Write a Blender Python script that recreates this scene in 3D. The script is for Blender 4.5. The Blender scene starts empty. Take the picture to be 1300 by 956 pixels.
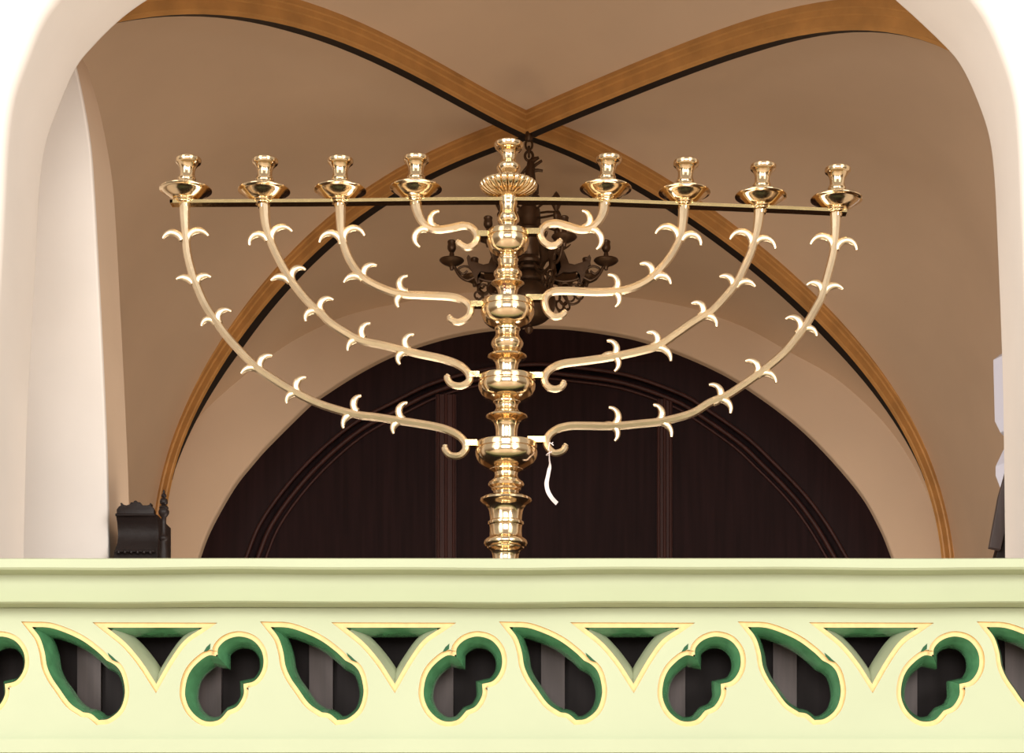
import bpy, bmesh, math, random
import numpy as np
from mathutils import Vector
random.seed(4)
F, VX, VY, ZC = 2600.0, 750.0, 1200.0, 1.6
S = bpy.context.scene
COL = S.collection
PI = math.pi

def P(px, py, D):
    """photo pixel at depth D -> world point (metres)"""
    return Vector(((px - VX) * D / F, D, ZC + (VY - py) * D / F))

def zp(y, D): return ZC + (VY - y) * D / F

# ---------------------------------------------------------------- materials
def mat(name, col, rough=.6, metal=0., bump=0., bscale=40., var=0., vscale=3., coat=0., stretch=None, spec=.5, col2=None, detail=4.):
    m = bpy.data.materials.new(name); m.use_nodes = True
    nt = m.node_tree; b = nt.nodes['Principled BSDF']
    b.inputs['Base Color'].default_value = (*col, 1)
    b.inputs['Roughness'].default_value = rough
    b.inputs['Metallic'].default_value = metal
    b.inputs['Specular IOR Level'].default_value = spec
    if coat: b.inputs['Coat Weight'].default_value = coat; b.inputs['Coat Roughness'].default_value = .15
    tc = nt.nodes.new('ShaderNodeTexCoord'); mp = nt.nodes.new('ShaderNodeMapping')
    nt.links.new(tc.outputs['Object'], mp.inputs['Vector'])
    if stretch: mp.inputs['Scale'].default_value = stretch
    if var:
        n = nt.nodes.new('ShaderNodeTexNoise'); n.inputs['Scale'].default_value = vscale; n.inputs['Detail'].default_value = detail
        nt.links.new(mp.outputs['Vector'], n.inputs['Vector'])
        r = nt.nodes.new('ShaderNodeValToRGB')
        r.color_ramp.elements[0].position = .3; r.color_ramp.elements[1].position = .7
        c2 = col2 if col2 else tuple(c * (1 - var) for c in col)
        r.color_ramp.elements[0].color = (*c2, 1)
        r.color_ramp.elements[1].color = (*[min(1, c * (1 + var * .35)) for c in col], 1)
        nt.links.new(n.outputs['Fac'], r.inputs['Fac']); nt.links.new(r.outputs['Color'], b.inputs['Base Color'])
    if bump:
        n = nt.nodes.new('ShaderNodeTexNoise'); n.inputs['Scale'].default_value = bscale; n.inputs['Detail'].default_value = 4
        nt.links.new(mp.outputs['Vector'], n.inputs['Vector'])
        bp = nt.nodes.new('ShaderNodeBump'); bp.inputs['Strength'].default_value = bump; bp.inputs['Distance'].default_value = .004
        nt.links.new(n.outputs['Fac'], bp.inputs['Height']); nt.links.new(bp.outputs['Normal'], b.inputs['Normal'])
    return m
M = {}
M['white'] = mat('white_plaster', (.86, .80, .74), .75, bump=.25, bscale=14, var=.06, vscale=2.2)
M['vault'] = mat('beige_plaster', (.68, .515, .37), .85, bump=.5, bscale=7, var=.08, vscale=1.6)
M['ochre'] = mat('ochre_rib_paint', (.56, .29, .09), .5, bump=.3, bscale=25, var=.22, vscale=9)
M['ribdark'] = mat('black_rib_soffit_paint', (.018, .012, .009), .55, bump=.1)
M['brass'] = mat('polished_brass', (.82, .63, .39), .15, 1., bump=.05, bscale=60, var=.10, vscale=20)
M['brass2'] = mat('cast_brass', (.95, .77, .53), .36, 1., bump=.12, bscale=90, var=.10, vscale=16)
M['brassbar'] = mat('flat_brass_bar', (.88, .68, .34), .14, 1., bump=.1, bscale=50)
M['bronze'] = mat('dark_bronze', (.085, .048, .026), .40, .75, bump=.2, bscale=60)
M['wood'] = mat('dark_door_wood', (.020, .008, .009), .6, var=.35, vscale=3, stretch=(14, 14, .7), bump=.05, spec=.12)
M['woodred'] = mat('reddish_door_wood', (.055, .020, .018), .5, var=.3, vscale=3, stretch=(14, 14, .7), spec=.25)
M['blackwood'] = mat('black_carved_wood', (.016, .010, .009), .45, bump=.3, bscale=60, spec=.25)
M['panelwood'] = mat('dark_panelling_wood', (.012, .008, .008), .6, spec=.15, var=.3, vscale=4, stretch=(14, 14, .7))
M['batten'] = mat('grey_brown_wood', (.075, .055, .052), .6, var=.25, vscale=5, stretch=(14, 14, .7))
M['lime'] = mat('pale_lime_paint', (.42, .465, .295), .42, var=.05, vscale=3, bump=.12, bscale=18, spec=.4)
M['gilt'] = mat('ochre_gold_line_paint', (.74, .52, .21), .45, var=.12, vscale=60, bump=.1)
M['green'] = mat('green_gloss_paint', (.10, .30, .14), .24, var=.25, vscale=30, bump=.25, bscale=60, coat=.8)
M['sage'] = mat('pale_sage', (.40, .44, .29), .4, var=.1, vscale=20, bump=.15, bscale=40)
M['notch'] = mat('dark_green_paint', (.03, .10, .05), .7, spec=.1)
M['glass'] = mat('white_lamp_glass', (.72, .74, .88), .3)
M['ribbon'] = mat('white_ribbon', (.85, .74, .72), .6)
M['ink'] = mat('dark_red_ink', (.13, .02, .01), .6)
M['floor'] = mat('brown_floor_boards', (.30, .19, .11), .5, var=.2, vscale=4, stretch=(8, 1, 1))
M['hall'] = mat('hall_stone_floor', (.55, .46, .37), .5, var=.1, vscale=2)

# ---------------------------------------------------------------- helpers
def mk(name, verts, faces, m, parent=None, smooth=30, mats=None, fm=None):
    off = parent_origin(parent)
    me = bpy.data.meshes.new(name)
    me.from_pydata([tuple(Vector(v) - off) for v in verts], [], faces)
    return fin(name, me, m, parent, smooth, mats, fm)
def parent_origin(p):
    o = Vector((0, 0, 0))
    while p is not None:
        o += p.location; p = p.parent
    return o
def fin(name, me, m, parent, smooth=30, mats=None, fm=None):
    for mm in (mats or [m]): me.materials.append(mm)
    if fm is not None:
        for p, i in zip(me.polygons, fm): p.material_index = i
    bm = bmesh.new(); bm.from_mesh(me)
    bmesh.ops.recalc_face_normals(bm, faces=bm.faces); bm.to_mesh(me); bm.free()
    if smooth is not None:
        for p in me.polygons: p.use_smooth = True
        me.set_sharp_from_angle(angle=math.radians(smooth))
    o = bpy.data.objects.new(name, me); COL.objects.link(o)
    if parent: o.parent = parent
    return o
def struct(o): o['kind'] = 'structure'; return o
def thing(name, loc, label, cat, group=None):
    o = bpy.data.objects.new(name, None); o.empty_display_size = .05; COL.objects.link(o); o.location = loc
    return tag(o, label, cat, group)
def tag(o, label, cat, group=None):
    o['label'] = label; o['category'] = cat
    if group: o['group'] = group
    return o
class MB:
    def __init__(s): s.v = []; s.f = []; s.m = []
    def add(s, v, f, mi=0):
        k = len(s.v); s.v += [Vector(a) for a in v]; s.f += [tuple(i + k for i in q) for q in f]; s.m += [mi] * len(f)
        return s
    def box(s, a, b, mi=0):
        (x0, y0, z0), (x1, y1, z1) = a, b
        return s.add([(x, y, z) for x in (x0, x1) for y in (y0, y1) for z in (z0, z1)],
                     [(0, 1, 3, 2), (4, 6, 7, 5), (0, 4, 5, 1), (2, 3, 7, 6), (0, 2, 6, 4), (1, 5, 7, 3)], mi)
    def tube(s, pts, rad, n=10, mi=0, flat=1., ridge=0., cap=True):
        """sweep with parallel transport; rad float or list; flat scales the y direction"""
        pts = [Vector(p) for p in pts]; k = len(pts)
        if not hasattr(rad, '__len__'): rad = [rad] * k
        T = [(pts[min(i + 1, k - 1)] - pts[max(i - 1, 0)]).normalized() for i in range(k)]
        ref = Vector((0, 1, 0)) if abs(T[0].y) < .9 else Vector((1, 0, 0))
        B = (ref - T[0] * ref.dot(T[0])).normalized()
        vs = []; fs = []
        for i in range(k):
            B = (B - T[i] * B.dot(T[i])).normalized(); N = T[i].cross(B)
            for j in range(n):
                a = 2 * PI * j / n
                rr = rad[i] * (1 + ridge * abs(math.cos(a)) ** 6)
                vs.append(pts[i] + N * (math.sin(a) * rad[i]) + B * (math.cos(a) * rr * flat))
        for i in range(k - 1):
            for j in range(n):
                fs.append((i * n + j, i * n + (j + 1) % n, (i + 1) * n + (j + 1) % n, (i + 1) * n + j))
        if cap: fs += [tuple(range(n))[::-1], tuple((k - 1) * n + j for j in range(n))]
        return s.add(vs, fs, mi)
    def lathe(s, prof, c, n=48, mi=0, lob=0, amp=0., cx=None):
        """prof = [(r, z)] metres relative to c; closed to the axis"""
        vs = []; fs = []; c = Vector(c)
        for (r, z) in prof:
            dx = cx(z) if cx else 0
            for j in range(n):
                a = 2 * PI * j / n
                q = 1.
                if lob: q = 1 + amp * (abs(math.cos(a * lob / 2)) ** .7 - .5) * min(1, r / .03)
                vs.append(c + Vector((r * q * math.cos(a) + dx, r * q * math.sin(a), z)))
        k = len(prof)
        for i in range(k - 1):
            for j in range(n):
                fs.append((i * n + j, i * n + (j + 1) % n, (i + 1) * n + (j + 1) % n, (i + 1) * n + j))
        fs += [tuple(range(n)), tuple((k - 1) * n + j for j in range(n))]
        return s.add(vs, fs, mi)
    def build(s, name, m, parent=None, smooth=30, mats=None):
        return mk(name, s.v, s.f, m, parent, smooth, mats, s.m if mats else None)

def cr(pts, per=8, closed=False):
    """Catmull-Rom (centripetal-ish) through 2D or 3D points"""
    A = [np.array(p, float) for p in pts]; n = len(A); out = []
    rng = range(n) if closed else range(n - 1)
    for i in rng:
        p1, p2 = A[i], A[(i + 1) % n]
        p0 = A[(i - 1) % n] if (closed or i > 0) else 2 * p1 - p2
        p3 = A[(i + 2) % n] if (closed or i < n - 2) else 2 * p2 - p1
        for k in range(per):
            t = k / per
            out.append(.5 * ((2 * p1) + (-p0 + p2) * t + (2 * p0 - 5 * p1 + 4 * p2 - p3) * t * t + (-p0 + 3 * p1 - 3 * p2 + p3) * t ** 3))
    if not closed: out.append(A[-1])
    return [tuple(o) for o in out]

def fill2d(loops, y0, y1, name, m, parent=None, bevel=0., smooth=30, res=2):
    """solid plate between depths y0 and y1 from (x, z) loops; inner loops are holes"""
    cu = bpy.data.curves.new('tmp', 'CURVE'); cu.dimensions = '2D'; cu.fill_mode = 'BOTH'
    for lp in loops:
        sp = cu.splines.new('POLY'); sp.points.add(len(lp) - 1); sp.use_cyclic_u = True
        for q, (x, z) in zip(sp.points, lp): q.co = (x, z, 0, 1)
    cu.extrude = (y1 - y0) / 2 - bevel; cu.bevel_depth = bevel; cu.bevel_resolution = res
    if bevel: cu.offset = -bevel
    ob = bpy.data.objects.new('tmp', cu); COL.objects.link(ob)
    bpy.context.view_layer.update()
    me = bpy.data.meshes.new_from_object(ob.evaluated_get(bpy.context.evaluated_depsgraph_get()))
    bpy.data.objects.remove(ob); bpy.data.curves.remove(cu)
    off = parent_origin(parent); ym = (y0 + y1) / 2
    for v in me.vertices:
        x, z, d = v.co
        v.co = Vector((x, ym + d, z)) - off
    me.materials.clear(); me.name = name
    bm = bmesh.new(); bm.from_mesh(me); bmesh.ops.remove_doubles(bm, verts=bm.verts, dist=1e-5); bm.to_mesh(me); bm.free()
    return fin(name, me, m, parent, smooth)

def offset(poly, d, lim=3.2):
    """offset a closed polygon outwards by d (negative = inwards), mitred"""
    A = [np.array(p, float) for p in poly]; n = len(A)
    area = sum(A[i][0] * A[(i + 1) % n][1] - A[(i + 1) % n][0] * A[i][1] for i in range(n))
    sg = 1 if area > 0 else -1; out = []
    for i in range(n):
        a = A[i] - A[i - 1]; b = A[(i + 1) % n] - A[i]
        a /= (np.linalg.norm(a) + 1e-12); b /= (np.linalg.norm(b) + 1e-12)
        na = np.array((a[1], -a[0])) * sg; nb = np.array((b[1], -b[0])) * sg
        mnorm = na + nb; L = np.linalg.norm(mnorm)
        if L < 1e-6: out.append(tuple(A[i] + na * d)); continue
        mnorm /= L; k = min(lim, 1 / max(.05, mnorm.dot(na)))
        out.append(tuple(A[i] + mnorm * d * k))
    return out

# ================================================================ CAMERA
cam = bpy.data.cameras.new('camera'); co = bpy.data.objects.new('camera', cam); COL.objects.link(co)
co.location = (0, 0, ZC); co.rotation_euler = (PI / 2, 0, 0)
cam.sensor_width = 36; cam.sensor_fit = 'HORIZONTAL'; cam.lens = 36 * F / 1300
cam.shift_x = -(VX - 650) / 1300; cam.shift_y = (VY - 478) / 1300
S.camera = co

# ================================================================ FRONT ARCH WALL
GF = 1.50                                     # gallery floor level
arch_l = [(34, 692), (38, 541), (45, 406), (50, 315), (54, 240), (61, 190), (73.6, 152), (97.7, 95), (122, 63.5), (158.6, 28), (199, 0),
          (262, -34), (350, -70), (480, -102), (650, -118), (830, -112), (980, -80), (1070, -42), (1127.7, 0), (1192, 59), (1219, 91.5),
          (1241, 140), (1254, 183), (1260, 235), (1264, 320), (1268, 420), (1270.5, 500), (1272, 600), (1273, 692)]
AY0, AY1 = 5.25, 5.60
ap = [P(x, y, AY1) for x, y in arch_l]
ac = cr([(p.x, p.z) for p in ap], 6)
hole = [(ac[0][0], GF - .2)] + ac + [(ac[-1][0], GF - .2)]
outer = [(-4.5, GF - .2), (-4.5, 6.), (4.5, 6.), (4.5, GF - .2)]
poly = outer + hole[::-1]
struct(fill2d([poly], AY0, AY1, 'wall_front', M['white'], bevel=.035, smooth=35, res=5))

# left pier behind the front arch, its curved arris leaning away upwards
pe = [P(x, y, 6.0) for x, y in [(138, 720), (135, 590), (130, 470), (124, 350), (118, 240), (112, 170), (97, 90), (80, 30)]]
pc = cr([(p.x, p.z) for p in pe], 6)
pl = [(-2.6, GF), (pc[0][0], GF)] + pc + [(-2.6, pc[-1][1])]
struct(fill2d([pl], 6.0, 6.03, 'wall_left', M['white'], bevel=.006, smooth=35, res=2))
pl2 = [(x + (-.003 if x > -2.5 else 0), z) for x, z in pl]
struct(fill2d([pl2], 6.03, 6.30, 'wall_left', M['vault'], smooth=35))

# ================================================================ VAULT
B = np.array((-.252, 8.0)); DR, DFR = 9.6, 5.9; XL, XR = -2.012, 1.654
corners = dict(RL=(XL, DR), RR=(XR, DR), FL=(XL, DFR), FR=(XR, DFR))
trace = dict(
    RL=[(632, 181), (545, 221), (480, 254), (400, 326), (346, 380), (312, 418), (299, 437.5), (267, 489), (245, 534.5), (228.5, 573), (217, 615)],
    RR=[(681, 171), (755, 214), (820, 246.5), (873, 275), (912, 301), (958.5, 331), (1004.6, 373.5), (1023, 392), (1071.6, 450.5), (1100, 486), (1133.4, 524), (1158.5, 567), (1177, 614), (1188.6, 667)],
    FL=[(657.6, 170), (611.5, 143), (565, 115), (501, 81), (445, 60), (344, 30), (279, 18.5), (233, 16), (159, 27.7)],
    FR=[(680, 165), (740, 137), (815, 110), (869, 89), (944.6, 64.6), (998.5, 48.5), (1068.5, 37.7), (1117, 40), (1192, 59)])
endz = dict(RL=3.28, RR=3.25, FL=3.35, FR=3.35)
ZB = P(668, 171, 8.0).z
ribs = {}
for k, (cx_, cy_) in corners.items():
    ts, zs = [0.], [ZB]; c = np.array((cx_, cy_)); d = c - B
    for px, py in trace[k]:
        r = (px - VX) / F
        t = (B[0] - r * B[1]) / (r * d[1] - d[0])
        D = B[1] + t * d[1]; ts.append(t); zs.append(ZC + (VY - py) * D / F)
    ts.append(1.); zs.append(endz[k])
    ts = np.clip(np.array(ts), 0, 1); zs = np.array(zs)
    w = np.ones(len(ts)); w[-1] = 1.5
    sa = np.arcsin(ts)          # even start: level tangent at the crown
    Am = np.stack([sa ** p for p in (2, 3, 4, 5)], 1)
    cf, *_ = np.linalg.lstsq(Am * w[:, None], (zs - ZB) * w, rcond=None)
    s49 = np.linspace(0, PI / 2, 49); tt = np.sin(s49)
    zz = ZB + sum(c * s49 ** p for c, p in zip(cf, (2, 3, 4, 5)))
    pts = [Vector((B[0] + t * d[0], B[1] + t * d[1], z)) for t, z in zip(tt, zz)]
    ribs[k] = dict(pts=pts, d=Vector((d[0], d[1], 0)).normalized())
def rib_frames(k):
    r = ribs[k]; pts = r['pts']; n = len(pts); Bn = r['d'].cross(Vector((0, 0, 1))).normalized()
    if Bn.y > 0: Bn = -Bn
    out = []
    for i in range(n):
        T = (pts[min(i + 1, n - 1)] - pts[max(i - 1, 0)])
        if i == 0: T = T * .3 + r['d'] * .1
        T.normalize(); N = Vector((0, 0, 1)) if i == 0 else Bn.cross(T)
        if N.z < -.2 or (abs(N.z) <= .2 and N.dot(r['d']) < 0): N = -N
        out.append((pts[i], T, N.normalized(), Bn))
    return out
HW = .075
sec = [(-.042, -.0), (0, -.0), (.003, .010), (.009, .014), (.010, .044), (.017, .048), (.018, .064), (.024, .068), (.025, .13), (-.07, .13), (-.055, .03), (-.046, .012)]
secm = [1, 0, 0, 0, 0, 0, 0, 0, 0, 0, 0, 1]
for idx, k in enumerate(('RL', 'RR', 'FL', 'FR')):
    fr = rib_frames(k); vs = []; fs = []; fm = []; n = len(sec)
    ext = []
    p0, T0, N0, B0 = fr[0]
    ext.append((p0 - ribs[k]['d'] * .02, T0, N0, B0)); ext += fr
    pl_, Tl, Nl, Bl = fr[-1]; ext.append((Vector((pl_.x, pl_.y, GF - .05)), Tl, Nl, Bl))
    for p, T, N, Bn in ext:
        u_ = (zp(470, DR) - p.z) / (zp(470, DR) - zp(600, DR)) if k[0] == 'R' else ((B - np.array((p.x, p.y))).dot(B - np.array((p.x, p.y))) ** .5 - 1.2) / .9
        wf = 1 - .93 * min(1, max(0, u_))          # the dark soffit strip narrows to nothing near the springing
        vs += [p + Bn * (b * wf if (b < 0 and h < .1) else b) + N * h for b, h in sec]
    for i in range(len(ext) - 1):
        for j in range(n):
            fs.append((i * n + j, i * n + (j + 1) % n, (i + 1) * n + (j + 1) % n, (i + 1) * n + j)); 
            plain = (ext[i][0].z < zp(604, DR)) if k[0] == 'R' else i > 40      # soffit is plain ochre near the springing
            fm.append(0 if plain else secm[j])
    fs += [tuple(range(n)), tuple((len(ext) - 1) * n + j for j in range(n))]; fm += [0, 0]
    struct(mk('trim_%d' % (idx + 1), vs, fs, None, None, 25, [M['ochre'], M['ribdark']], fm))

# webs
WL, WR, WB, WF = XL - .09, XR + .09, 9.65, 5.6
wallc = [(206, 700), (214, 645), (225, 590), (249.5, 534), (309, 479.5), (354.5, 445.6), (387, 426), (440, 402), (503, 387), (580, 374), (680, 369), (778, 376.6), (826, 382),
         (881.5, 393), (916, 405), (955, 421), (1005.5, 449.7), (1046, 471.7), (1078, 495), (1120, 536), (1150, 578), (1172, 622), (1188, 668), (1195, 702)]
wc = cr([(P(x, y, WB).x, P(x, y, WB).z) for x, y in wallc], 5)
wcx = np.array([p[0] for p in wc]); wcz = np.array([p[1] for p in wc])
def off_pts(k): return [p + N * HW for p, T, N, Bn in rib_frames(k)]
R_ = {k: off_pts(k) for k in ribs}
web = MB()
def grid(rows):
    n = len(rows[0]); vs = [v for r in rows for v in r]; fs = []
    for i in range(len(rows) - 1):
        for j in range(n - 1):
            fs.append((i * n + j, i * n + j + 1, (i + 1) * n + j + 1, (i + 1) * n + j))
    web.add(vs, fs)
NR = 13
rows = []
for p in R_['RL'][::-1] + R_['RR'][1:]:
    x = min(max(p.x, wcx[0]), wcx[-1]); q = Vector((p.x, WB + .03, float(np.interp(x, wcx, wcz))))
    q.z = max(q.z, 1.6 + 0) if abs(p.x - x) < 1e-6 else min(q.z, p.z)
    rows.append([p.lerp(q, u / NR) for u in range(NR + 1)])
grid(rows)
rows = []
for p in R_['FL'][::-1] + R_['FR'][1:]:
    q = Vector((p.x, WF, p.z + .10 + .32 * max(0, 1 - ((p.x + .2) / 1.8) ** 2)))
    rows.append([p.lerp(q, u / NR) for u in range(NR + 1)])
grid(rows)
for a, b, W in (('FL', 'RL', WL), ('FR', 'RR', WR)):
    rows = []
    for p in R_[a][::-1] + R_[b][1:]:
        row = []; zl = GF + 1.0; ex = 4.
        gx = lambda x: max(0., 1 - min(1., abs((x - B[0]) / (W - B[0]))) ** ex) ** (1 / ex)
        gp_ = max(.5, gx(p.x)); Hh = zl + (p.z - zl) / gp_
        for u in range(31):
            s_ = math.sin(u / 30 * PI / 2)
            x = p.x + (W - p.x) * s_ if (W - p.x) * (W) > 0 else W
            z = p.z if u == 0 else min(Hh, zl + (Hh - zl) * gx(x))
            row.append(Vector((x, p.y, z)))
        row.append(Vector((W, p.y, GF + .6)))
        rows.append(row)
    grid(rows)
struct(web.build('ceiling', M['vault'], None, 50))
# crown of the vault closed above the boss so no light leaks
# side walls under the webs, back wall with the door arch
mb = MB().box((WR, WF - .1, GF - .1), (WR + .2, WB + .3, 5.2)); struct(mb.build('wall_right', M['vault']))
mb = MB().box((WL - .2, WF - .1, GF - .1), (WL, WB + .3, 5.2)); struct(mb.build('wall_left', M['vault']))
mb = MB().box((WL - .2, WF - .4, 5.2), (WR + .2, WB + .3, 5.3)); struct(mb.build('ceiling', M['vault']))
door_o = [(250, 712), (265, 672), (294.7, 618.5), (320, 586), (341.5, 562), (389, 515), (406, 502), (454.6, 471), (503, 447), (568, 426), (635, 415), (706, 413.5),
          (771, 421), (826, 433.5), (898, 462), (952, 492.5), (1023, 547), (1088, 618), (1118, 668), (1136, 712)]
dp = [P(x, y, WB) for x, y in door_o]; dc = cr([(p.x, p.z) for p in dp], 6)
dhole = [(dc[0][0] - .03, GF)] + dc + [(dc[-1][0] + .03, GF)]
bw = [(WL - .2, GF), (WL - .2, 5.2), (WR + .2, 5.2), (WR + .2, GF)]
struct(fill2d([bw + dhole[::-1]], WB, WB + .35, 'wall_back', M['vault'], bevel=.012, smooth=35))
# door
dr = thing('door_1', (P(692, 700, WB).x, WB + .06, GF), 'dark brown arched wooden door filling the back wall behind the brass candelabrum', 'door')
dr['kind'] = 'structure'
def scl(loop, k, cx0, cz0): return [(cx0 + (x - cx0) * k, cz0 + (z - cz0) * k) for x, z in loop]
cx0 = P(692, 707, WB).x; cz0 = P(692, 707, WB).z
big = [(dc[0][0] - .06, GF)] + scl(dc, 1.02, cx0, cz0) + [(dc[-1][0] + .06, GF)]
fill2d([big], WB + .10, WB + .16, 'door_panel', M['wood'], dr)
# outer frame ring between wall arch and moulding
mould_o = [(312, 712), (330, 668), (360, 624), (400, 580), (448, 540), (496, 514), (552, 487), (620, 470), (680, 464), (732, 468), (797, 478), (861.5, 500.5), (894, 519), (945.5, 555), (978, 585), (1020, 628), (1050, 668), (1076, 712)]
mo = cr([(P(x, y, WB + .07).x, P(x, y, WB + .07).z) for x, y in mould_o], 6)
ring = [(dc[0][0] - .05, GF)] + scl(dc, 1.012, cx0, cz0) + [(dc[-1][0] + .05, GF), (mo[-1][0] + .02, GF)] + mo[::-1] + [(mo[0][0] - .02, GF)]
fill2d([ring], WB + .055, WB + .11, 'door_frame', M['wood'], dr, bevel=.004)
mdl = MB()
for dk, rr, dy in ((1.0, .009, .05), (.965, .011, .075), (.94, .007, .09)):
    q = [(x, z) for x, z in scl(mo, dk, cx0, cz0)]
    mdl.tube([(q[0][0], WB + dy, GF)] + [(x, WB + dy, z) for x, z in q] + [(q[-1][0], WB + dy, GF)], rr, 8)
mdl.build('moulding', M['woodred'], dr, 50)
for (xa, xb, yt) in ((553, 579, 500), (834, 854, 506)):
    a = P(xa, yt, WB + .07); b = P(xb, yt, WB + .07); w = b.x - a.x
    st = MB().box((a.x, WB + .08, GF), (b.x, WB + .11, a.z))
    for fr_ in (.12, .5, .88): st.tube([(a.x + w * fr_, WB + .08, GF), (a.x + w * fr_, WB + .08, a.z)], .008, 8)
    st.build('stile', M['woodred'], dr, 50)

# floors
struct(MB().box((-4.5, 5.06, GF - .15), (4.5, 10, GF)).build('floor', M['floor']))
struct(MB().box((-8, -9, -.1), (8, 5.1, 0)).build('floor', M['hall']))
struct(MB().box((-4.5, 5.10, 0), (4.5, 5.3, GF - .15)).build('wall_lower', M['white']))

# ================================================================ BALUSTRADE
RX0, RX1 = -2.05, 1.75
rail = thing('balustrade', (P(650, 800, 5).x, 5.02, GF), 'pale lime painted stone balustrade with green and gold pierced tracery below its moulded rail', 'balustrade')
prof = [(5.085, zp(771, 5)), (5.085, zp(708, 4.87)), (4.88, zp(707.6, 4.87)), (4.87, zp(709.5, 4.87)), (4.87, zp(720, 4.87)), (4.875, zp(722.5, 4.87)),
        (4.932, zp(722.8, 4.87)), (4.935, zp(730, 4.935)), (4.936, zp(738, 4.936)), (4.934, zp(747, 4.934)), (4.93, zp(757, 4.93)), (4.925, zp(763.5, 4.925)), (4.93, zp(765.5, 4.93)),
        (4.992, zp(766, 4.93)), (4.9995, zp(771.5, 5.0)), (5.085, zp(771.5, 5))]
vs = []; fs = []; nx = 90; n = len(prof)
for i in range(nx + 1):
    x = RX0 + (RX1 - RX0) * i / nx
    w1 = .0012 * math.sin(x * 6.1) + .0008 * math.sin(x * 13.7 + 1)
    for j, (y, z) in enumerate(prof):
        k = 0 if j in (0, 1, 14, 15) else (.15 if j in (2, 3) else 1)
        vs.append((x, y + w1 * .6 * k, z + w1 * k))
for i in range(nx):
    for j in range(n):
        fs.append((i * n + j, i * n + (j + 1) % n, (i + 1) * n + (j + 1) % n, (i + 1) * n + j))
fs += [tuple(range(n)), tuple(nx * n + j for j in range(n))]
mk('handrail', vs, fs, M['lime'], rail, 28)

def corner_cr(segs, per=5):
    out = []
    for s_ in segs:
        c_ = cr(s_, per) if len(s_) > 2 else [tuple(map(float, p)) for p in s_]
        out += c_[:-1]
    return out
# one repeat of the tracery, traced as the edge between gold line and green reveal (photo pixels on the panel plane)
tri = corner_cr([[(438.4, 796.3), (560.2, 796.3)], [(560.2, 796.3), (537, 812.5), (518.3, 838), (501, 868)], [(501, 868), (482.8, 840), (462.5, 816), (438.4, 796.3)]])
dag = corner_cr([[(343, 795.5), (366, 796.5), (389, 804), (409, 814), (427, 827.5), (438, 838)],
                 [(438, 838), (448, 843.5), (455.5, 852), (460, 866), (461, 882), (455, 900), (441, 912), (428, 914)],
                 [(428, 914), (418, 906), (408, 904)],
                 [(408, 904), (392, 893), (378, 874), (368.5, 860), (362, 845), (359, 827), (353, 809), (343, 795.5)]])
tre = corner_cr([[(579, 833), (580, 822), (590, 812), (606, 807.5), (623, 812), (634, 824), (637.5, 838), (635, 852), (626, 864), (612, 868)],
                 [(612, 868), (612, 882), (604, 896), (592, 902)],
                 [(592, 902), (580, 914), (562, 915), (546, 903), (538, 885), (539, 866), (545, 851), (556, 839), (568, 831.5), (579, 833)]])
eye1 = [(440, 828.5), (446, 833.5), (453.5, 841), (446, 838), (441.5, 833)]
eye2 = [(562, 827.5), (565.5, 821.5), (570.5, 817), (570, 824), (566, 826.5)]
PER = 303.3
def w2(poly, k, D=5.0): return [((x + PER * k - VX) * D / F, ZC + (VY - y) * D / F) for x, y in poly]
px2m = 5.0 / F
front = [[(RX0, zp(772, 5)), (RX1, zp(772, 5)), (RX1, GF - .0), (RX0, GF - .0)]]
gold = MB(); grn = MB(); sage = MB()
for k in range(-3, 4):
    for nm, pl0, s_ in (('tri', tri, 12), ('dag', dag, 8.5), ('tre', tre, 9.5)):
        O1 = w2(pl0, k); xs = [p[0] for p in O1]
        if min(xs) < RX0 + .03 or max(xs) > RX1 - .03: continue
        O0 = offset(O1, 6.2 * px2m); O2 = offset(O1, -s_ * px2m, 1.7)
        front.append(O0); n = len(O1)
        a = [(x, 5.0, z) for x, z in O0]; a2 = [(x, 5.007, z) for x, z in offset(O1, 5.9 * px2m)]
        b = [(x, 5.006, z) for x, z in O1]; b2 = [(x, 5.010, z) for x, z in O1]
        m_ = [(x, 5.035, z) for x, z in offset(O1, -s_ * .62 * px2m, 1.7)]
        c = [(x, 5.062, z) for x, z in O2]; e = [(x, 5.085, z) for x, z in O2]
        q = lambda A, o: [(o + i, o + (i + 1) % n, o + n + (i + 1) % n, o + n + i) for i in range(n)]
        gold = MB(); grn = MB(); sage = MB()
        gold.add(a + a2 + b, q(0, 0) + q(0, n))
        if nm == 'tri':
            QQ = q(0, 0) + q(0, n) + q(0, 2 * n)
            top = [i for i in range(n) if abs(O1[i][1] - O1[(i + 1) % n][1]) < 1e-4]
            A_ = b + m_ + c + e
            grn.add(A_, [f for i, f in enumerate(QQ) if i % n in top]); sage.add(A_, [f for i, f in enumerate(QQ) if i % n not in top])  # triangles: green on the level top, paler sage on the sloping sides
        else: grn.add(b + m_ + c + e, q(0, 0) + q(0, n) + q(0, 2 * n))
        gold.build('gilt_edging', M['gilt'], rail, 40); grn.build('green_reveal', M['green'], rail, 50)
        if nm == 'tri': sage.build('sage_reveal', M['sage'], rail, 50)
    for ey in (eye1, eye2):
        O = w2(ey, k)
        if min(p[0] for p in O) < RX0 + .03 or max(p[0] for p in O) > RX1 - .03: continue
        n = len(O); grn = MB()
        grn.add([(x, 5.002, z) for x, z in O] + [(x, 4.9992, z) for x, z in O], [(i, (i + 1) % n, n + (i + 1) % n, n + i) for i in range(n)] + [tuple(range(n, 2 * n))])
        grn.build('green_notch', M['notch'], rail, None)
# front face of the pierced panel
cu_o = fill2d(front, 5.0, 5.0001, 'tracery_panel', M['lime'], rail, smooth=None)
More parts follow.
